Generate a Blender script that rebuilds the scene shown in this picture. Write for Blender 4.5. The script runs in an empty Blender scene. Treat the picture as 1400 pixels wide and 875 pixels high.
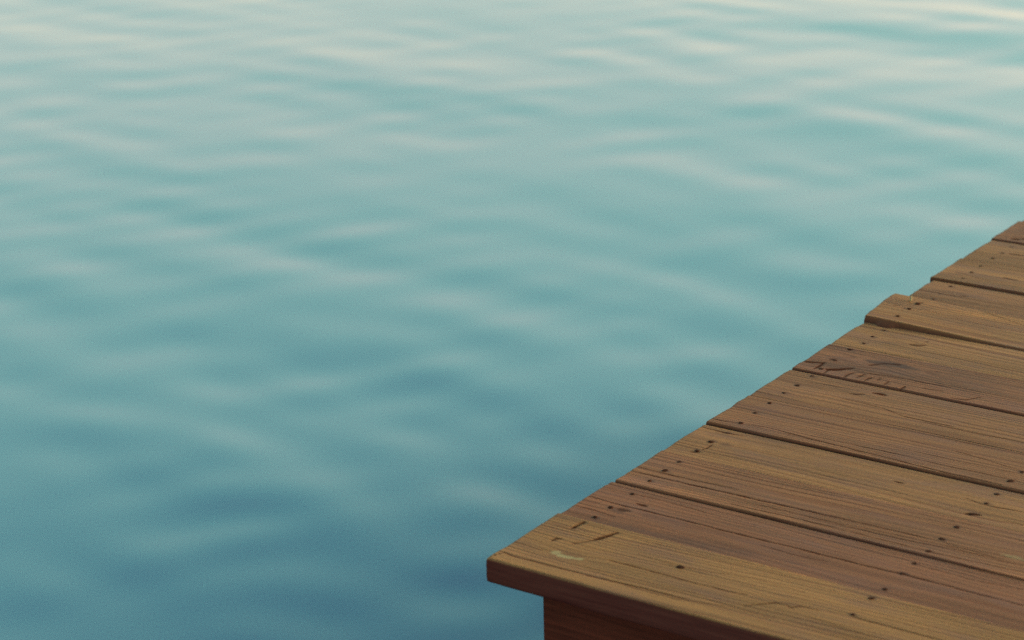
# Wooden dock corner over calm teal water.
# ---- look
EARLY_R = (.134, .0400, .0252); LATE_R = (.077, .0187, .0124)
EARLY_Y = (.188, .0925, .0310); LATE_Y = (.122, .0462, .0158)
GREYED = (.114, .050, .044)
SIDE_SHADE_A = (.084, .027, .022); SIDE_SHADE_B = (.048, .0125, .0120)  # reddish shadow tones painted on the board sides
WATER_A = (.074, .134, .220); WATER_B = (.081, .153, .234); WATER_ROUGH = .17
SUN_EL, SUN_ROT = 16.0, 52.0
SUN_STR, SUN_ANG = .75, 25.0
SKY_STR = .12
VEIL = [(.0, (2.22, 1.43, 1.04)), (.2, (2.16, 1.55, 1.04)), (.33, (1.52, 2.18, 1.18)), (.49, (1.04, 2.34, 1.30)), (.59, (.80, .80, .85)), (.70, (.76, .34, .56)), (1.0, (.60, .46, .46))]
EXPO = 1.6
FSTOP, FOCUS = 4.5, 3.7
AIR, DUST, OZONE = 1.0, 2.0, 1.5
SUN_COL = (1.0, .82, .62)
WAVE_SEED = 4
# wavelength range, count, rms slope, heading (deg from +x), spread, gust map
WAVES = [(.6, 1.8, 14, .0085, 80, 16, 1), (.22, .48, 36, .0098, 76, 10, 1), (.13, .20, 20, .003, 78, 15, 2), (.22, .42, 20, .0042, 104, 12, 2), (.20, .45, 24, .0062, 150, 15, 1), (.15, .32, 30, .022, 78, 13, 3), (.15, .30, 26, .015, 148, 16, 3)]
WAVE_SEED = 21
import bpy, math
import numpy as np
from mathutils import Matrix, Vector

R_ = math.radians
scene = bpy.context.scene
col = scene.collection
rng = np.random.default_rng(11)

WATER_Z = -0.55
LENGTH = 2.40            # plank length along x
THICK = 0.0375

# ------------------------------------------------------------------ noise
def noise1(t, seed):
    r = np.random.default_rng(seed).random(4096)
    t = np.asarray(t, float)
    i = np.floor(t).astype(int); f = t - i
    f = f * f * (3 - 2 * f)
    return r[i % 4096] * (1 - f) + r[(i + 1) % 4096] * f

def noise2(x, y, seed):
    r = np.random.default_rng(seed).random((256, 256))
    x, y = np.broadcast_arrays(np.asarray(x, float), np.asarray(y, float))
    i = np.floor(x).astype(int); j = np.floor(y).astype(int)
    fx = x - i; fy = y - j
    fx = fx * fx * (3 - 2 * fx); fy = fy * fy * (3 - 2 * fy)
    a = r[i % 256, j % 256]; b = r[(i + 1) % 256, j % 256]
    c = r[i % 256, (j + 1) % 256]; d = r[(i + 1) % 256, (j + 1) % 256]
    return (a * (1 - fx) + b * fx) * (1 - fy) + (c * (1 - fx) + d * fx) * fy

def fbm2(x, y, seed, octv=3):
    s = 0; a = 1; t = 0
    for k in range(octv):
        s = s + a * noise2(x * 2 ** k, y * 2 ** k, seed + k); t += a; a *= .5
    return s / t

def sstep(a, b, x):
    t = np.clip((x - a) / (b - a), 0, 1)
    return t * t * (3 - 2 * t)

# ------------------------------------------------------------------ mesh helpers
def link(name, me, mat, parent=None):
    o = bpy.data.objects.new(name, me)
    col.objects.link(o)
    if mat: me.materials.append(mat)
    if parent: o.parent = parent
    return o

def mesh_from(name, verts, faces, smooth=True):
    me = bpy.data.meshes.new(name)
    verts = np.asarray(verts, np.float32).reshape(-1, 3)
    me.vertices.add(len(verts)); me.vertices.foreach_set('co', verts.ravel())
    loops = []; starts = []; n = 0
    if isinstance(faces, np.ndarray):
        k = faces.shape[1]
        loops = faces.ravel(); starts = np.arange(len(faces)) * k
    else:
        for f in faces:
            starts.append(n); loops.extend(f); n += len(f)
        loops = np.array(loops); starts = np.array(starts)
    me.loops.add(len(loops)); me.loops.foreach_set('vertex_index', loops.astype(np.int32))
    me.polygons.add(len(starts)); me.polygons.foreach_set('loop_start', starts.astype(np.int32))
    me.update(calc_edges=True)
    me.polygons.foreach_set('use_smooth', np.full(len(starts), smooth))
    me.validate()
    return me

def add_color(me, name, arr):
    a = me.attributes.new(name, 'FLOAT_COLOR', 'POINT')
    a.data.foreach_set('color', np.asarray(arr, np.float32).ravel())

# ------------------------------------------------------------------ node helper
class NT:
    def __init__(self, name):
        self.m = bpy.data.materials.new(name); self.m.use_nodes = True
        self.t = self.m.node_tree; self.b = self.t.nodes['Principled BSDF']
    def n(self, typ, **kw):
        k = self.t.nodes.new(typ)
        for a, v in kw.items(): setattr(k, a, v)
        return k
    def l(self, a, b): self.t.links.new(a, b)
    def math(self, op, a, b=None, clamp=False):
        k = self.n('ShaderNodeMath', operation=op, use_clamp=clamp)
        for i, v in enumerate((a, b)):
            if v is None: continue
            if isinstance(v, (int, float)): k.inputs[i].default_value = v
            else: self.l(v, k.inputs[i])
        return k.outputs[0]
    def mix(self, fac, a, b, blend='MIX'):
        k = self.n('ShaderNodeMix', data_type='RGBA', blend_type=blend)
        for s, v in ((k.inputs[0], fac), (k.inputs[6], a), (k.inputs[7], b)):
            if isinstance(v, (int, float)): s.default_value = v
            elif isinstance(v, tuple): s.default_value = v + (1,) if len(v) == 3 else v
            else: self.l(v, s)
        return k.outputs[2]
    def noise(self, vec, scale, detail=2, rough=.5):
        k = self.n('ShaderNodeTexNoise'); k.inputs['Scale'].default_value = scale
        k.inputs['Detail'].default_value = detail; k.inputs['Roughness'].default_value = rough
        self.l(vec, k.inputs['Vector']); return k.outputs['Fac']
    def map(self, vec, scale):
        k = self.n('ShaderNodeMapping'); k.inputs['Scale'].default_value = scale
        self.l(vec, k.inputs['Vector']); return k.outputs[0]

# ------------------------------------------------------------------ materials
def plank_material():
    T = NT('weathered_plank')
    tc = T.n('ShaderNodeTexCoord').outputs['Object']
    g = T.n('ShaderNodeVertexColor', layer_name='grain'); w = T.n('ShaderNodeVertexColor', layer_name='wear')
    gs = T.n('ShaderNodeSeparateColor'); T.l(g.outputs[0], gs.inputs[0])
    ws = T.n('ShaderNodeSeparateColor'); T.l(w.outputs[0], ws.inputs[0])
    ring, crack, pale = gs.outputs
    tone, stain, kind = ws.outputs
    fine = T.noise(T.map(tc, (9, 420, 420)), 1, 3, .6)        # hair-fine fibres
    fib = T.noise(T.map(tc, (5, 150, 150)), 1, 3, .6)
    speck = T.noise(T.map(tc, (260, 420, 420)), 1, 2, .6)
    blot = T.noise(T.map(tc, (7, 22, 22)), 1, 3, .55)
    early = T.mix(kind, EARLY_R, EARLY_Y)
    late = T.mix(kind, LATE_R, LATE_Y)
    c = T.mix(T.math('MULTIPLY', ring, .85), early, late)
    k = T.math('MULTIPLY', T.math('SUBTRACT', fib, .5), .6)
    k = T.math('ADD', k, T.math('MULTIPLY', T.math('SUBTRACT', fine, .5), .9))
    k = T.math('ADD', k, T.math('MULTIPLY', T.math('SUBTRACT', speck, .5), 1.1))
    k = T.math('ADD', k, T.math('MULTIPLY', T.math('SUBTRACT', tone, .5), .75))
    k = T.math('ADD', k, 1.0)
    k = T.math('MAXIMUM', k, .35)
    cm = T.n('ShaderNodeVectorMath', operation='SCALE'); T.l(c, cm.inputs[0]); T.l(k, cm.inputs[3])
    c = cm.outputs[0]
    # greyed, purple-grey weathering in blotches
    gr = T.n('ShaderNodeMapRange'); T.l(blot, gr.inputs[0])
    gr.inputs[1].default_value = .48; gr.inputs[2].default_value = .72; gr.inputs[4].default_value = .5
    c = T.mix(gr.outputs[0], c, GREYED)
    c = T.mix(T.math('MULTIPLY', stain, .85, True), c, (.042, .016, .014))
    c = T.mix(pale, c, (.33, .27, .14))
    c = T.mix(T.math('MULTIPLY', crack, .9, True), c, (.036, .0115, .0070))
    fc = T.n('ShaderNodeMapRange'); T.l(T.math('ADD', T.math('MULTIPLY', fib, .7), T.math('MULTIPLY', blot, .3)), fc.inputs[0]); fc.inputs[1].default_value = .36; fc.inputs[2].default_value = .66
    sd = T.mix(fc.outputs[0], SIDE_SHADE_A, SIDE_SHADE_B)                            # dark red shade painted into the colour of the board sides
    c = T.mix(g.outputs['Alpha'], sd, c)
    T.l(c, T.b.inputs['Base Color'])
    ro = T.n('ShaderNodeMapRange'); T.l(fib, ro.inputs[0]); ro.inputs[3].default_value = .55; ro.inputs[4].default_value = .8
    T.l(ro.outputs[0], T.b.inputs['Roughness'])
    T.l(T.math('MULTIPLY', T.math('MULTIPLY', g.outputs['Alpha'], .17), T.math('SUBTRACT', 1.0, crack, True)), T.b.inputs['Specular IOR Level'])
    bp = T.n('ShaderNodeBump'); bp.inputs['Strength'].default_value = .22; bp.inputs['Distance'].default_value = .0010
    T.l(T.math('ADD', T.math('ADD', fib, T.math('MULTIPLY', fine, .7)), T.math('MULTIPLY', speck, .35)), bp.inputs['Height'])
    T.l(bp.outputs[0], T.b.inputs['Normal'])
    return T.m

def plain_wood(name, base, dark, sc=(4, 120, 120)):
    T = NT(name)
    tc = T.n('ShaderNodeTexCoord').outputs['Object']
    a = T.noise(T.map(tc, sc), 1, 4, .6); b = T.noise(tc, 9, 3, .6)
    fc = T.n('ShaderNodeMapRange'); T.l(a, fc.inputs[0]); fc.inputs[1].default_value = .34; fc.inputs[2].default_value = .66
    c = T.mix(fc.outputs[0], dark, base); c = T.mix(T.math('MULTIPLY', b, .5), c, dark)
    T.l(c, T.b.inputs['Base Color']); T.b.inputs['Roughness'].default_value = .75
    T.b.inputs['Specular IOR Level'].default_value = .06
    bp = T.n('ShaderNodeBump'); bp.inputs['Strength'].default_value = .5; bp.inputs['Distance'].default_value = .002
    T.l(a, bp.inputs['Height']); T.l(bp.outputs[0], T.b.inputs['Normal'])
    return T.m

def nail_material():
    T = NT('rusted_nail')
    tc = T.n('ShaderNodeTexCoord').outputs['Object']
    a = T.noise(tc, 900, 3, .6)
    T.l(T.mix(a, (.016, .006, .005), (.04, .016, .010)), T.b.inputs['Base Color'])
    T.b.inputs['Roughness'].default_value = .8; T.b.inputs['Specular IOR Level'].default_value = .02
    return T.m

def water_material():
    T = NT('lake_water')
    tc = T.n('ShaderNodeTexCoord').outputs['Object']
    a = T.noise(tc, .35, 3, .5)
    T.l(T.mix(a, WATER_A, WATER_B), T.b.inputs['Base Color'])
    T.b.inputs['Roughness'].default_value = WATER_ROUGH
    T.b.inputs['IOR'].default_value = 1.333
    return T.m
CRACKS = {
    0: [(1.6, 1.5, 0.8, [(0.000, 0.005), (0.010, 0.030), (0.025, 0.026), (0.110, 0.028), (0.181, 0.030), (0.236, 0.035), (0.305, 0.036)]),
        (1.8, 1.5, 0.85, [(0.151, 0.087), (0.176, 0.086), (0.257, 0.086), (0.337, 0.087), (0.364, 0.090)]),
        (1.5, 2, 0.8, [(0.379, 0.060), (0.395, 0.075), (0.410, 0.090), (0.425, 0.093), (0.434, 0.088), (0.443, 0.099), (0.470, 0.099)]),
        (1.2, 1, 0.6, [(0.206, 0.027), (0.291, 0.029), (0.364, 0.046), (0.433, 0.046)]),
        (1.0, 0.8, 0.5, [(0.172, 0.122), (0.198, 0.121), (0.244, 0.120), (0.349, 0.139), (0.428, 0.138)]),
        (1.4, 1.2, 0.7, [(0.507, 0.112), (0.522, 0.106), (0.542, 0.106), (0.583, 0.106), (0.617, 0.105), (0.666, 0.105)]),
        (5.5, 2, 0.9, [(0.095, 0.131), (0.103, 0.149), (0.111, 0.170)]),
        (4, 1.5, 0.5, [(0.076, 0.106), (0.088, 0.119), (0.095, 0.131)]),
        (5, 3, 1, [(0.047, 0.148), (0.048, 0.162)]),
        (5, 3, 1, [(0.048, 0.161), (0.050, 0.176)]),
        (4, 2, 0.8, [(0.046, 0.099), (0.046, 0.109), (0.052, 0.110)]),
        (1.0, 0.8, 0.5, [(-0.014, 0.065), (0.022, 0.067), (0.055, 0.065)]),
        (1.0, 0.8, 0.5, [(-0.003, 0.147), (0.059, 0.145)]),
        (1.0, 0.8, 0.45, [(0.462, 0.074), (0.548, 0.070)]),
        (1.0, 0.8, 0.4, [(0.158, 0.165), (0.299, 0.167), (0.388, 0.172)])],
    1: [(2.2, 2, 0.9, [(0.001, 0.264), (0.052, 0.261), (0.119, 0.261), (0.174, 0.261), (0.246, 0.260), (0.363, 0.262), (0.455, 0.260), (0.514, 0.263), (0.585, 0.261), (0.691, 0.259)]),
        (1.6, 1.4, 0.7, [(0.003, 0.224), (0.035, 0.225), (0.073, 0.221)]),
        (5, 2.2, 0.9, [(0.076, 0.278), (0.084, 0.277), (0.093, 0.277)]),
        (9, 1.2, 0.55, [(0.066, 0.247), (0.074, 0.246), (0.082, 0.248)]),
        (1.4, 1, 0.6, [(0.302, 0.245), (0.349, 0.240), (0.407, 0.244)]),
        (1.2, 1, 0.5, [(0.044, 0.309), (0.134, 0.307), (0.205, 0.301)]),
        (1.2, 1, 0.5, [(0.512, 0.303), (0.591, 0.297), (0.672, 0.304)])],
    2: [(2, 1.8, 0.85, [(-0.002, 0.379), (0.058, 0.380), (0.104, 0.379), (0.179, 0.381), (0.276, 0.382), (0.366, 0.385), (0.492, 0.387)]),
        (1.5, 1.2, 0.7, [(0.005, 0.398), (0.095, 0.396), (0.181, 0.400)]),
        (1.5, 1.2, 0.7, [(0.198, 0.347), (0.316, 0.351), (0.434, 0.349), (0.524, 0.347), (0.652, 0.353)]),
        (1.5, 1.2, 0.6, [(0.199, 0.366), (0.321, 0.366), (0.449, 0.364), (0.568, 0.374), (0.644, 0.371)]),
        (1.2, 1.0, 0.5, [(0.400, 0.372), (0.533, 0.378), (0.636, 0.391)]),
        (1.0, 1.0, 0.5, [(0.518, 0.386), (0.576, 0.379), (0.643, 0.375)])],
    3: [(2.4, 1.8, 0.8, [(-0.000, 0.593), (0.047, 0.592), (0.082, 0.595)]),
        (3, 1.6, 0.75, [(0.055, 0.511), (0.059, 0.521), (0.057, 0.534)]),
        (4, 1.6, 0.7, [(0.043, 0.495), (0.048, 0.496), (0.054, 0.500)]),
        (7, 1.2, 0.5, [(0.046, 0.541), (0.052, 0.541)]),
        (4, 1.6, 0.7, [(0.362, 0.551), (0.377, 0.551)]),
        (1.0, 0.8, 0.4, [(0.206, 0.514), (0.304, 0.517), (0.401, 0.515)]),
        (1.6, 1.2, 0.7, [(0.479, 0.549), (0.512, 0.539), (0.572, 0.544)]),
        (5, 2, 0.8, [(0.503, 0.499), (0.522, 0.504)])],
    4: [(1.8, 1.6, 0.8, [(-0.002, 0.632), (0.019, 0.629), (0.047, 0.633)]),
        (1.8, 1.6, 0.8, [(0.062, 0.638), (0.096, 0.643), (0.182, 0.634), (0.273, 0.629), (0.339, 0.625), (0.424, 0.619), (0.507, 0.618)]),
        (1.4, 1.2, 0.6, [(0.174, 0.648), (0.288, 0.649), (0.400, 0.645), (0.518, 0.647)]),
        (1.2, 1, 0.5, [(0.276, 0.673), (0.388, 0.672), (0.507, 0.673)]),
        (1.2, 1, 0.6, [(0.316, 0.708), (0.410, 0.705), (0.514, 0.684)]),
        (1, 1, 0.5, [(-0.007, 0.687), (0.060, 0.689)])],
    5: [(1.5, 1.2, 0.6, [(0.138, 0.817), (0.181, 0.815), (0.220, 0.812), (0.258, 0.797)]),
        (1.6, 1.3, 0.7, [(0.258, 0.797), (0.307, 0.796), (0.349, 0.797)]),
        (8, 2.4, 0.95, [(0.174, 0.867), (0.185, 0.869), (0.195, 0.868)]),
        (3.5, 1.5, 0.7, [(0.144, 0.845), (0.155, 0.846), (0.163, 0.853)]),
        (1.3, 1, 0.5, [(0.297, 0.791), (0.385, 0.789), (0.469, 0.793)]),
        (1.2, 1, 0.5, [(0.052, 0.857), (0.117, 0.863)])],
    6: [(6, 2.5, 0.95, [(0.009, 0.943), (0.025, 0.948), (0.040, 0.953)]),
        (4, 2, 0.9, [(0.039, 0.919), (0.040, 0.936), (0.038, 0.956)]),
        (9, 3, 1, [(0.059, 0.928), (0.074, 0.935), (0.093, 0.953)]),
        (3, 2, 0.9, [(0.063, 0.908), (0.061, 0.928)]),
        (3, 2, 0.9, [(0.100, 0.903), (0.101, 0.923), (0.104, 0.936)]),
        (3, 1.6, 0.75, [(0.120, 0.917), (0.124, 0.940)]),
        (3, 2, 0.9, [(0.136, 0.909), (0.140, 0.929)]),
        (2.6, 1.5, 0.6, [(0.155, 0.920), (0.154, 0.938)]),
        (3, 2, 0.8, [(0.173, 0.909), (0.174, 0.926)]),
        (4, 2.4, 0.95, [(0.206, 0.902), (0.207, 0.919)]),
        (1.6, 1.5, 0.7, [(0.103, 0.940), (0.156, 0.950), (0.208, 0.952), (0.274, 0.953)]),
        (6, 1.6, 0.6, [(0.112, 0.983), (0.130, 1.002), (0.155, 1.009)]),
        (2, 1.2, 0.6, [(0.236, 0.927), (0.271, 0.931)]),
        (2.5, 1.5, 0.7, [(0.292, 0.909), (0.318, 0.913), (0.333, 0.937)]),
        (1.3, 1, 0.5, [(0.028, 0.984), (0.086, 0.980)]),
        (5, 1.5, 0.6, [(0.040, 0.972), (0.044, 0.977)])],
    7: [(9, 1.5, 0.6, [(0.126, 1.116), (0.138, 1.117), (0.147, 1.124)]),
        (3, 1.5, 0.7, [(0.139, 1.142), (0.145, 1.145)]),
        (1.5, 1.2, 0.5, [(0.021, 1.054), (0.091, 1.056), (0.174, 1.054)]),
        (1, 0.8, 0.4, [(0.082, 1.162), (0.183, 1.155), (0.295, 1.147)])],
    8: [(7, 2, 0.9, [(-0.011, 1.351), (-0.002, 1.352), (0.004, 1.353)]),
        (4, 2, 0.8, [(0.024, 1.365), (0.034, 1.363)]),
        (3, 1.6, 0.7, [(0.058, 1.311), (0.065, 1.315)]),
        (1.3, 1, 0.5, [(0.093, 1.356), (0.175, 1.332), (0.256, 1.306)]),
        (1.3, 1, 0.4, [(-0.005, 1.284), (0.070, 1.280), (0.157, 1.275)]),
        (1.6, 1, 0.5, [(0.023, 1.271), (0.034, 1.278)])],
    9: [(1.3, 1, 0.5, [(0.081, 1.383), (0.152, 1.386), (0.223, 1.385)]),
        (5, 1.3, 0.5, [(0.088, 1.412), (0.099, 1.414)])],
    10: [(1.3, 1, 0.5, [(0.021, 1.532), (0.079, 1.519), (0.166, 1.523)]),
        (5, 1.5, 0.6, [(0.115, 1.545), (0.142, 1.545)])],
    11: [(5, 1.5, 0.6, [(0.044, 1.593), (0.050, 1.596)]),
        (4, 1.5, 0.7, [(0.065, 1.692), (0.095, 1.693)])],
    12: [(8, 2, 0.8, [(0.031, 1.785), (0.046, 1.785)]),
        (1.3, 1, 0.5, [(-0.008, 1.791), (0.050, 1.801)])],
}

# ------------------------------------------------------------------ the dock
M_PLANK = plank_material()
M_BEAM = plain_wood('stained_beam', (.100, .023, .014), (.032, .007, .005))
M_POST = plain_wood('wet_post', (.10, .06, .04), (.05, .03, .02), (90, 90, 4))
M_NAIL = nail_material()
M_SPLINT = plain_wood('bare_splinter', (.27, .23, .14), (.19, .15, .09), (300, 300, 40))

dock = bpy.data.objects.new('dock', None); col.objects.link(dock)
dock['label'] = 'weathered brown plank dock with nailed boards and one raised board end, over the teal water'
dock['category'] = 'dock'

#        y front, y back,  x left, z,   tone  kind  ring seed, ring width
BOARDS = [
    (.0000, .1857, -.0020, .0022, .55, .76, 3, .0085),
    (.1872, .3332, -.0015, .0000, .42, .27, 8, .0070),
    (.3350, .4735,  .0030, .0003, .50, .40, 5, .0058),
    (.4752, .6095,  .0010, -.0004, .56, .62, 21, .0110),
    (.6150, .7532,  .0010, .0000, .50, .42, 13, .0062),
    (.7545, .8993,  .0020, .0010, .52, .50, 34, .0095),
    (.9026, 1.0455, .0025, .0012, .40, .32, 17, .0075),
    (1.0480, 1.1905, .0000, .0000, .57, .64, 40, .0080),
    (1.1925, 1.3370, -.0020, .0000, .58, .68, 29, .0090),
    (1.3400, 1.4775, .0020, -.0020, .52, .50, 55, .0065),
    (1.4800, 1.6190, -.0050, .0000, .58, .62, 61, .0060),
    (1.6215, 1.7650, -.0045, .0000, .56, .62, 72, .0085),
    (1.7685, 1.9080, -.0065, .0006, .44, .34, 77, .0070),
    (1.9130, 2.0530, -.0030, .0000, .52, .55, 83, .0080),
    (2.0570, 2.1970,  .0020, .0004, .56, .60, 88, .0070),
    (2.2010, 2.3410,  .0000, .0000, .50, .45, 94, .0075),
]
NAIL_X = (.050, .512)
NAIL_Y = {  # measured rows (left column, right column)
    0: ((.0, .1, .1), (.1125, .169)), 1: ((.204, .245, .305), (.208, .265, .303)),
    2: ((.360, .406, .446), (.349, .394, .443)), 3: ((.503, .547, .592), (.502, .546, .587)),
    4: ((.637, .689, .737), (.640, .682, .735)), 5: ((.791, .834, .887), (.790, .836, .884)),
    6: ((.925, .975, 1.033), (.926, .978, 1.030)), 7: ((1.081, 1.120, 1.162), (1.080, 1.121, 1.165)),
}
nrow = np.random.default_rng(12)
NAIL_ROWS = {}
for bi, bd in enumerate(BOARDS):
    if bi in NAIL_Y: NAIL_ROWS[bi] = (() if bi == 0 else NAIL_Y[bi][0], NAIL_Y[bi][1])
    else: NAIL_ROWS[bi] = tuple(tuple(bd[0] + (bd[1] - bd[0]) * t + (nrow.random() - .5) * .012 for t in (.22, .5, .80)) for _ in (0, 1))
# light band hugging a board edge: (v0, v1, strength) in metres from the front edge
BANDS = {0: [(.118, .186, .20)], 2: [(.004, .022, .55), (.040, .052, .25)], 3: [(.000, .030, .45)],
         7: [(.000, .040, .35), (.118, .145, .25)], 8: [(.112, .135, .45), (.0, .03, .15)],
         10: [(.03, .075, .5)], 4: [(.118, .13, .2)], 11: [(.05, .08, .25)], 5: [(.0, .018, .25)]}

def height_tone(bi, X, Y, v, w, x0):
    """relief and masks of a board's top"""
    (yf, yb, xl, z, tone, kind, seed, rw) = BOARDS[bi]
    sd = seed * 7
    rr = np.random.default_rng(seed)
    # growth rings of a flat-sawn board
    ctr = w * (.1 + .8 * rr.random()) + (noise1(X * 1.1 + seed, sd) - .5) * .05
    hh = .018 + .03 * rr.random()
    wob = (fbm2(X * 2.2, v * 14 + seed, sd + 1, 3) - .5) * .020 + (fbm2(X * 14, v * 60, sd + 2, 2) - .5) * .0022
    r = np.sqrt((v - ctr + wob) ** 2 + hh ** 2)
    for kx, kv, ks in KNOTS.get(bi, []):
        d2 = ((X - kx) / 2.2) ** 2 + (Y - kv) ** 2
        r = r + .5 * ks * np.exp(-d2 / ks ** 2)
    r = r + .004 * noise1(r / .012, sd + 3)
    ph = r / rw; fr = ph - np.floor(ph)
    idx = np.floor(ph)
    ringamp = .35 + .65 * np.random.default_rng(sd + 9).random(512)[np.clip(idx, 0, 511).astype(int)]
    late = sstep(.35, .85, fr) * (1 - sstep(.92, 1.0, fr)) * ringamp
    late *= .45 + .9 * fbm2(X * 3.5, v * 45, sd + 4, 2)
    tn = tone + (fbm2(X * 2.4, v * 32 + seed, sd + 5, 3) - .5) * .6 + (fbm2(X * 5, v * 8, sd + 6, 2) - .5) * .35
    for a, b, s in BANDS.get(bi, []):
        vv = v + (noise1(X * 3 + a * 99, sd + 7) - .5) * .012
        tn = tn + .75 * s * sstep(a - .004, a + .004, vv) * (1 - sstep(b - .006, b + .006, vv)) * (.5 + .9 * noise1(X * 4, sd + 8))
    h = -.0004 * late + (fbm2(X * 3, v * 20, sd + 10, 2) - .5) * .0012
    h = h + (fbm2(X * 7, v * 210, sd + 12, 2) - .5) * .0003
    crack = np.zeros_like(X); stain = np.zeros_like(X); pale = np.zeros_like(X)
    # generic hairline checks following the grain
    lines = sstep(.84, .95, noise2(X * 1.7 + seed, (v + wob) * 240, sd + 13)) * sstep(.45, .7, noise2(X * 2.6, (v + wob) * 70, sd + 14))
    crack = np.maximum(crack, lines * .38); h = h - .0002 * lines
    for (wmm, dmm, dark, pts) in CRACKS.get(bi, []):
        we = (wmm * 1.05 + .7) * .001 * (.62 if bi == 6 else .66)
        best = np.full(X.shape, 9.0); along = np.zeros(X.shape)
        pts = np.array(pts); tot = 0
        n = len(pts)
        seglen = np.sqrt((np.diff(pts, axis=0) ** 2).sum(1)); L = seglen.sum() + 1e-6
        jy = (noise1(X * 45, sd + 15) - .5) * .0016 + (noise1(X * 140, sd + 16) - .5) * .0008
        for i in range(n - 1):
            a, b = pts[i], pts[i + 1]; d = b - a; l2 = (d ** 2).sum() + 1e-12
            t = np.clip(((X - a[0]) * d[0] + (Y + jy - a[1]) * d[1]) / l2, 0, 1)
            q = np.hypot(X - a[0] - t * d[0], Y + jy - a[1] - t * d[1])
            s = (tot + t * seglen[i]) / L
            along = np.where(q < best, s, along); best = np.minimum(best, q); tot += seglen[i]
        taper = .45 + .55 * np.sin(np.pi * np.clip(along, .02, .98)) ** .5
        wv = we * taper * (.65 + .7 * noise1(along * L * 60 + wmm, sd + 17))
        m = 1 - sstep(.45, 1.25, best / wv)
        crack = np.maximum(crack, m * min(1, dark * 1.3)); h = h - dmm * .00028 * m
    for (sx, sy, rx, ry, s) in STAINS.get(bi, []):
        d = np.hypot((X - sx) / rx, (Y - sy - .12 * (X - sx)) / ry) + (fbm2(X * 40, v * 130, sd + 18, 3) - .5) * 1.1
        stain = np.maximum(stain, s * (1 - sstep(.45, 1.2, d)))
    for nxp, ys in zip(NAIL_X, NAIL_ROWS[bi]):                        # rust bleeding out of the nail holes
        for k, y in enumerate(ys):
            d = np.hypot((X - nxp - .001) / .0095, (Y - y) / .0075) + (fbm2(X * 90, v * 200, sd + 21 + k, 2) - .5) * .9
            stain = np.maximum(stain, (.35 + .5 * nrow.random()) * (1 - sstep(.3, 1.1, d)))
    for (px, py, rx, ry, rot, s) in PALES.get(bi, []):
        c, sn = math.cos(rot), math.sin(rot); dx, dy = X - px, Y - py
        d = np.hypot((dx * c + dy * sn) / rx, (-dx * sn + dy * c) / ry) + (fbm2(X * 150, v * 300, sd + 19, 3) - .5) * 1.0
        pale = np.maximum(pale, .68 * s * (1 - sstep(.6, 1.1, d)))
    return h, late, crack, pale, tn, stain

KNOTS = {0: [(.090, .075, .026), (.40, .10, .014)], 1: [(.066, .243, .010)], 2: [(.66, .385, .022)], 6: [(.14, .99, .03)], 7: [(.10, 1.13, .012)],
         8: [(.10, 1.29, .02)], 3: [(.585, .50, .014)], 5: [(.16, .89, .016)], 4: [(.60, .63, .012)]}
STAINS = {0: [(.090, .068, .034, .017, .30), (.405, .092, .05, .006, .45), (.065, .150, .02, .004, .3)],
          1: [(.067, .243, .016, .010, .7), (.18, .20, .22, .016, .28)],
          3: [(.075, .545, .01, .008, .5), (.12, .585, .09, .022, .25)],
          4: [(.2, .645, .2, .02, .15)], 5: [(.12, .86, .05, .01, .3)],
          6: [(.145, 1.002, .055, .014, 1.0), (.07, .945, .07, .018, .55), (.2, .985, .16, .05, .25)],
          7: [(.047, 1.186, .016, .007, .8), (.1, 1.11, .03, .012, .35)],
          8: [(.06, 1.30, .09, .028, .35), (.16, 1.27, .09, .03, .3)], 9: [(.06, 1.41, .08, .02, .35)],
          10: [(.1, 1.53, .1, .018, .4)], 12: [(.05, 1.86, .05, .03, .5)]}
PALES = {0: [(.072, .067, .008, .0075, 0, .7), (.085, .0640, .012, .0065, 0, .75), (.099, .0650, .011, .0048, .2, .7), (.111, .0685, .009, .004, .4, .65)],
         7: [(.035, 1.183, .035, .005, -.1, .30)]}
for b in (2, 6, 8): PALES.setdefault(b, [])
PALES[2] = [(.62, .392, .02, .006, 0, .35)]

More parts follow.
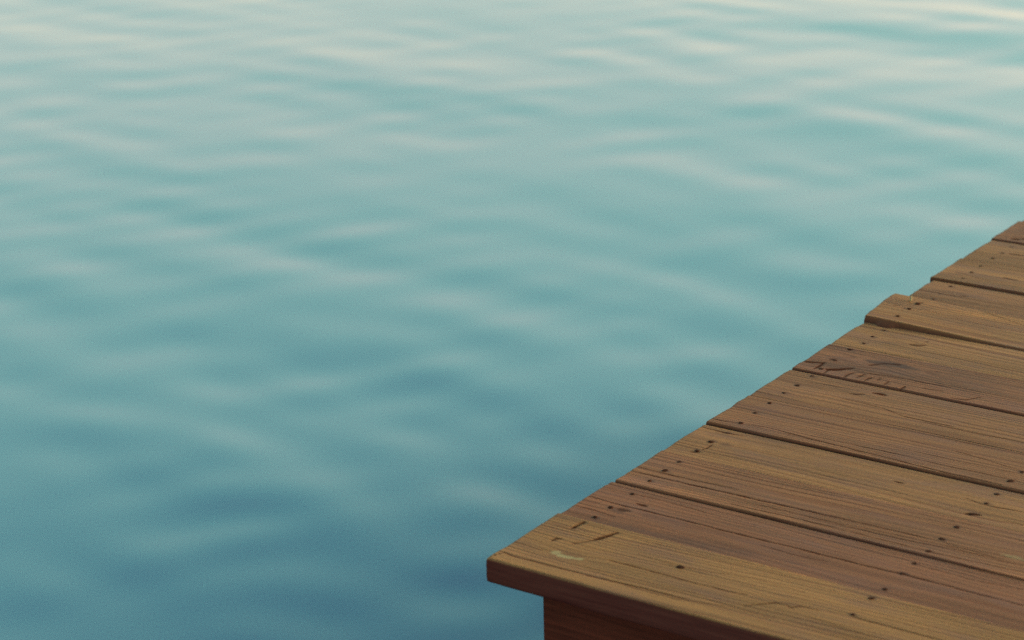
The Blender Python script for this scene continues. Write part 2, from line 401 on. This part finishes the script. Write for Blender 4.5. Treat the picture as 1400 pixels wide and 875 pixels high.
def board_mesh(bi):
    (yf, yb, xl, z, tone, kind, seed, rw) = BOARDS[bi]
    w = yb - yf
    far = bi > 12
    xs = np.concatenate([[0, .0006, .0015, .003], np.arange(.006, .78, .003 if not far else .01), np.arange(.79, LENGTH, .03), [LENGTH]])
    dv = .00125 if bi < 9 else .002
    vs = np.concatenate([[0, .0004, .001, .002], np.linspace(.003, w - .003, int(w / dv)), [w - .002, w - .001, w - .0004, w]])
    nx, nt = len(xs), len(vs)
    X, V = np.meshgrid(xs + xl, vs, indexing='ij')
    # slightly uneven sawn edges
    ew = (noise1(X * 5, seed * 3) - .5) * .0022 + (noise1(X * 26, seed * 3 + 1) - .5) * .0008
    eb = (noise1(X * 5, seed * 3 + 2) - .5) * .0022
    Y = yf + V + ew * (1 - V / w) + eb * (V / w)
    h, late, crack, pale, tn, stain = height_tone(bi, X, Y, V, w, xl)
    r = .0028 + .0012 * (noise1(X * 6, seed * 3 + 4) - .5)
    drop = lambda d: r - np.sqrt(np.maximum(r * r - np.clip(r - d, 0, None) ** 2, 0))
    inner = sstep(0, .003, np.minimum(V, w - V))
    Z = z + h * inner - drop(V) * .9 - drop(w - V) * .8 - drop(X - xl) * .9
    Z -= .0016 * ((V / w - .5) * 2) ** 2 * (1 if bi % 2 else -.4)      # cupping
    ragx = (noise1(V * 40, seed * 3 + 5) - .5) * .0022 + (noise1(V * 200, seed * 3 + 6) - .5) * .0006
    X = X + ragx * (1 - sstep(0, .05, X - xl))
    lift = np.zeros_like(X)
    if bi == 8:                                                       # the sprung board
        t = V / w
        end = (1 - sstep(-.03, .30, X)) 
        lift = .0005 + end * (.0085 * (1 - t) + .0078 * t - .0005 * sstep(.85, 1, t))
        X = X - (.013 * t - .004 * sstep(.88, 1.0, t)) * (1 - sstep(0, .25, X))
        Z = Z + lift
    # closed section: top row then back side, bottom, front side
    sec = []
    zb = z - THICK + lift
    bulge = np.zeros(nx)
    if bi == 8: bulge = .013 * np.exp(-((xs - .045) / .017) ** 4) + .003
    for zz in (.008, .018, .03):
        sec.append((X[:, -1], Y[:, -1] + .0003, z + lift[:, -1] - zz))
    sec.append((X[:, -1], Y[:, -1] - .003, zb[:, -1]))
    sec.append((X[:, 0], Y[:, 0] + .003, zb[:, 0]))
    for zz in (.034, .026, .017, .009):
        fz = (noise1(xs * 9 + zz * 200, seed * 3 + 7) - .5) * .0012
        sec.append((X[:, 0], Y[:, 0] - .0003 + fz - bulge * (zz < .03), z + lift[:, 0] - zz))
    PX = np.concatenate([X] + [s[0][:, None] for s in sec], 1)
    PY = np.concatenate([Y] + [s[1][:, None] for s in sec], 1)
    PZ = np.concatenate([Z] + [s[2][:, None] for s in sec], 1)
    m = PX.shape[1]
    verts = np.stack([PX, PY, PZ], -1).reshape(-1, 3)
    I = np.arange(nx - 1)[:, None] * m; J = np.arange(m)[None, :]; J2 = (J + 1) % m
    q = np.stack([I + J, I + m + J, I + m + J2, I + J2], -1).reshape(-1, 4)
    e0 = list(range(m)); e1 = [(nx - 1) * m + k for k in range(m)][::-1]
    loops = [tuple(f) for f in q.tolist()] + [tuple(e0), tuple(e1)]
    me = mesh_from('plank', verts, loops)
    pad = lambda A, val=None: np.concatenate([A, np.full((nx, len(sec)), 0.0 if val is None else val)], 1).ravel()
    side0 = 0.0 if bi == 0 else .40  # how far the sides keep wood colour instead of the painted shade
    late_side = np.concatenate([late, np.repeat(late[:, :1], len(sec), 1)], 1).ravel()
    one = np.ones(nx * m)
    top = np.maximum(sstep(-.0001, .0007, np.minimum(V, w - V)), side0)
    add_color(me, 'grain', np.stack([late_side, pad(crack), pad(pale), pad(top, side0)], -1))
    add_color(me, 'wear', np.stack([pad(tn, tone - .12), pad(stain, .25 if bi == 0 else .8), np.full(nx * m, kind), one], -1))  # side padding darkens board flanks: gap shade put in the colour
    return me, (xs + xl, vs, Z)

def box_mesh(name, x0, x1, y0, y1, z0, z1, seg=24, rough=.0015, seed=1):
    """a long sawn timber: subdivided box with softened, slightly wavering edges"""
    c = .004
    dims = np.array([x1 - x0, y1 - y0, z1 - z0]); ax = int(np.argmax(dims)); o = [a for a in range(3) if a != ax]
    lo = np.array([x0, y0, z0]); hi = np.array([x1, y1, z1])
    a0, a1 = lo[o[0]], hi[o[0]]; b0, b1 = lo[o[1]], hi[o[1]]
    ring = [(a0 + c, b0), (a1 - c, b0), (a1, b0 + c), (a1, b1 - c), (a1 - c, b1), (a0 + c, b1), (a0, b1 - c), (a0, b0 + c)]
    verts = []
    r = np.random.default_rng(seed)
    for k in range(seg + 1):
        t = lo[ax] + dims[ax] * k / seg
        j = (r.random(2) - .5) * rough
        for (a, b) in ring:
            p = [0, 0, 0]; p[ax] = t; p[o[0]] = a + j[0]; p[o[1]] = b + j[1]; verts.append(p)
    faces = []
    for k in range(seg):
        for i in range(8):
            i2 = (i + 1) % 8; faces.append((k * 8 + i, k * 8 + i2, k * 8 + 8 + i2, k * 8 + 8 + i))
    faces.append(tuple(range(8))[::-1]); faces.append(tuple(seg * 8 + i for i in range(8)))
    me = mesh_from(name, verts, faces, smooth=False)
    return me

def nail_mesh(rad=.0045):
    verts = [(0, 0, .0002)]; faces = []
    n = 14
    for rr, zz in ((.55, .0003), (.9, .0000), (1.0, -.0006), (.8, -.006)):
        for k in range(n):
            a = 2 * math.pi * k / n; j = 1 + .08 * math.sin(3 * a + 1)
            verts.append((rad * rr * j * math.cos(a), rad * rr * j * math.sin(a), zz))
    for k in range(n): faces.append((0, 1 + k, 1 + (k + 1) % n))
    for s in range(3):
        for k in range(n):
            a = 1 + s * n + k; b = 1 + s * n + (k + 1) % n
            faces.append((a, a + n, b + n, b))
    return mesh_from('nail_head', verts, faces)

NAIL = nail_mesh(); NAIL.materials.append(M_NAIL)
nr = np.random.default_rng(5)
for bi in range(len(BOARDS)):
    me, (gx, gv, GZ) = board_mesh(bi)
    pl = link('plank', me, M_PLANK, dock)
    if bi == 0: pl['label'] = 'wide front plank with a pale knot scar and a dark gouge'
    if bi == 6: pl['label'] = 'dark stained plank with split and gouged grain'
    if bi == 8: pl['label'] = 'plank with its end sprung up above its neighbours'
    yf, yb = BOARDS[bi][:2]; w = yb - yf
    for ci, nxp in enumerate(NAIL_X):
        for y in NAIL_ROWS[bi][ci]:
            x = nxp + (nr.random() - .5) * .004
            i = min(int(np.searchsorted(gx, x)), len(gx) - 1); j = min(int(np.searchsorted(gv, y - yf)), len(gv) - 1)
            o = bpy.data.objects.new('nail_head', NAIL); col.objects.link(o); o.parent = pl
            o.location = (x, y, GZ[i, j] + .0002)
            o.rotation_euler = ((nr.random() - .5) * .3, (nr.random() - .5) * .3, nr.random() * 6.28)
            s = (.75 + .45 * nr.random()) * (1 if bi < 9 else .7); o.scale = (s * (1 + .35 * nr.random()), s, 1)
    if bi == 0:
        for (x, y) in ((.245, .119),):
            i = int(np.searchsorted(gx, x)); j = int(np.searchsorted(gv, y - yf))
            o = bpy.data.objects.new('nail_head', NAIL); col.objects.link(o); o.parent = pl
            o.location = (x, y, GZ[i, j] + .0002); o.scale = (1.5, 1.2, 1)
    if bi == 8:      # a pale sliver standing out of the raised board
        x, y = .032, 1.312
        i = int(np.searchsorted(gx, x)); j = int(np.searchsorted(gv, y - yf)); z0 = GZ[i, j]
        V = []; F = []
        for k, (hh, ww) in enumerate(((-.003, .0024), (.002, .0027), (.006, .0023), (.0095, .0009))):
            for a in range(5):
                t = 2 * math.pi * a / 5
                V.append((x + ww * math.cos(t) + hh * .12, y + .6 * ww * math.sin(t) + hh * .25, z0 + hh))
        for k in range(3):
            for a in range(5): F.append((k * 5 + a, k * 5 + (a + 1) % 5, k * 5 + 5 + (a + 1) % 5, k * 5 + 5 + a))
        F.append((4, 3, 2, 1, 0)); F.append((15, 16, 17, 18, 19))
        link('splinter', mesh_from('splinter', V, F), M_SPLINT, pl)

zt = -THICK - .0035
Yend = BOARDS[-1][1]
link('front_beam', box_mesh('front_beam', .0440, LENGTH - .03, .075, .113, zt - .235, zt, 60, .0012, 2), M_BEAM, dock)
link('back_beam', box_mesh('back_beam', .0508, LENGTH - .03, Yend - .10, Yend - .062, zt - .235, zt, 60, .0012, 3), M_BEAM, dock)
for k, x in enumerate((.0450, .493, .955, 1.42, 1.88, 2.30)):
    link('joist', box_mesh('joist', x, x + .038, .1155, Yend - .1025, zt - .185, zt - .001, 50, .001, 10 + k), M_BEAM, dock)
for k, (x, y) in enumerate(((.095, .1185), (LENGTH - .20, .1185), (.095, Yend - .25), (LENGTH - .20, Yend - .25))):
    link('post', box_mesh('post', x, x + .12, y, y + .12, -2.2, zt - .003, 20, .003, 30 + k), M_POST, dock)

# ------------------------------------------------------------------ the water
def axis(a, b, step, reach):
    core = np.arange(a, b + step / 2, step)
    g = [];  d = step; p = 0.0
    while p < reach:
        d *= 1.22; p += d; g.append(p)
    g = np.array(g)
    return np.concatenate([a - g[::-1], core, core[-1] + g])
wx = axis(-9.5, 4.0, .028, 3000.0); wy = axis(-2.0, 15.0, .028, 3000.0)
X, Y = np.meshgrid(wx, wy, indexing='ij')
sx = np.gradient(wx)[:, None]; sy = np.gradient(wy)[None, :]
sp = np.maximum(np.broadcast_to(sx, X.shape), np.broadcast_to(sy, X.shape))
wr = np.random.default_rng(WAVE_SEED)
Z = np.zeros_like(X)
# gust patches: ripples are stronger in some streaks than others
gust = .55 + .9 * fbm2((X + 40) * .55, (Y + 40) * .9, 91, 3)
gust2 = .55 + .9 * fbm2((X + 80) * .7, (Y + 10) * .8, 97, 3)
# ripples thrown back by the dock make the near water choppier
near = 1 + .2 * (1 - sstep(1.0, 4.2, np.hypot(X + .2, Y + .3)))
chop = (.5 + 1.0 * fbm2((X + 20) * 1.3, (Y + 70) * 1.3, 131, 3)) * (1 - sstep(1.2, 3.9, np.hypot(X + .2, Y + .3)))
gust = gust * near; gust2 = gust2 * near
for (lam0, lam1, n, slope, adir, spread, g) in WAVES:
    for k in range(n):
        lam = math.exp(math.log(lam0) + (math.log(lam1) - math.log(lam0)) * wr.random())
        th = R_(adir + spread * wr.normal()); kk = 2 * math.pi / lam
        amp = slope / kk / math.sqrt(n / 2)
        fade = np.clip((lam / sp - 4) / 4, 0, 1)
        ph = kk * (X * math.cos(th) + Y * math.sin(th)) + wr.random() * 6.283
        # bend the crests a little so no train runs dead straight
        ph = ph + 1.6 * (noise2((X + 90) * .8 / max(lam, .3) * .5, (Y + 90) * .8 / max(lam, .3) * .5, 200 + k) - .5)
        Z += amp * np.sin(ph) * fade * (gust if g == 1 else gust2 if g == 2 else chop)
nx, ny = X.shape
verts = np.stack([X, Y, Z], -1).reshape(-1, 3)
I = np.arange(nx - 1)[:, None] * ny; J = np.arange(ny - 1)[None, :]
q = np.stack([I + J, I + ny + J, I + ny + J + 1, I + J + 1], -1).reshape(-1, 4)
wo = link('water', mesh_from('water', verts, q), water_material())
wo.location.z = WATER_Z
wo['kind'] = 'structure'

# ------------------------------------------------------------------ light
w = bpy.data.worlds.new('World'); scene.world = w; w.use_nodes = True
nt = w.node_tree; bg = nt.nodes['Background']
sk = nt.nodes.new('ShaderNodeTexSky'); sk.sky_type = 'NISHITA'; sk.sun_disc = False
sk.sun_elevation = R_(SUN_EL); sk.sun_rotation = R_(SUN_ROT)
sk.air_density, sk.dust_density, sk.ozone_density = AIR, DUST, OZONE
mx = nt.nodes.new('ShaderNodeMix'); mx.data_type = 'RGBA'; mx.blend_type = 'MULTIPLY'; mx.inputs[0].default_value = 1
nt.links.new(sk.outputs[0], mx.inputs[6])
# a thin evening veil: warm and bright low down, clearing to teal and blue overhead
tco = nt.nodes.new('ShaderNodeTexCoord'); sxyz = nt.nodes.new('ShaderNodeSeparateXYZ'); nt.links.new(tco.outputs['Generated'], sxyz.inputs[0])
cr = nt.nodes.new('ShaderNodeValToRGB'); nt.links.new(sxyz.outputs['Z'], cr.inputs[0])
el = cr.color_ramp.elements
while len(el) < len(VEIL): el.new(.5)
for e, (p, c) in zip(el, VEIL): e.position = p; e.color = c + (1,)
nt.links.new(cr.outputs[0], mx.inputs[7])
nt.links.new(mx.outputs[2], bg.inputs[0]); bg.inputs[1].default_value = SKY_STR

sl = bpy.data.lights.new('sun', 'SUN'); sl.energy = SUN_STR; sl.angle = R_(SUN_ANG); sl.color = SUN_COL
so = bpy.data.objects.new('sun', sl); col.objects.link(so)
d = Vector((math.sin(R_(SUN_ROT)) * math.cos(R_(SUN_EL)), math.cos(R_(SUN_ROT)) * math.cos(R_(SUN_EL)), math.sin(R_(SUN_EL))))
so.rotation_euler = d.to_track_quat('Z', 'Y').to_euler(); so.location = d * 20

# ------------------------------------------------------------------ camera
cd = bpy.data.cameras.new('camera'); cam = bpy.data.objects.new('camera', cd); col.objects.link(cam)
cd.sensor_width = 36; cd.lens = 80.511; cd.clip_start = .05; cd.clip_end = 10000
r = Vector((0.824127, 0.565916, -0.023536)); u = Vector((-0.166949, 0.282410, 0.944655)); f = Vector((-0.541242, 0.774586, -0.327221))
cam.matrix_world = Matrix(((r.x, u.x, -f.x, 1.71377), (r.y, u.y, -f.y, -2.37548), (r.z, u.z, -f.z, 1.36993), (0, 0, 0, 1)))
cd.dof.use_dof = True; cd.dof.focus_distance = FOCUS; cd.dof.aperture_fstop = FSTOP
scene.camera = cam

scene.render.engine = 'CYCLES'
scene.cycles.use_denoising = False
scene.cycles.max_bounces = 6
vs = scene.view_settings
vs.view_transform = 'Standard'; vs.look = 'None'; vs.exposure = EXPO; vs.gamma = 1; vs.use_curve_mapping = False
scene.render.resolution_x, scene.render.resolution_y = 1024, 640
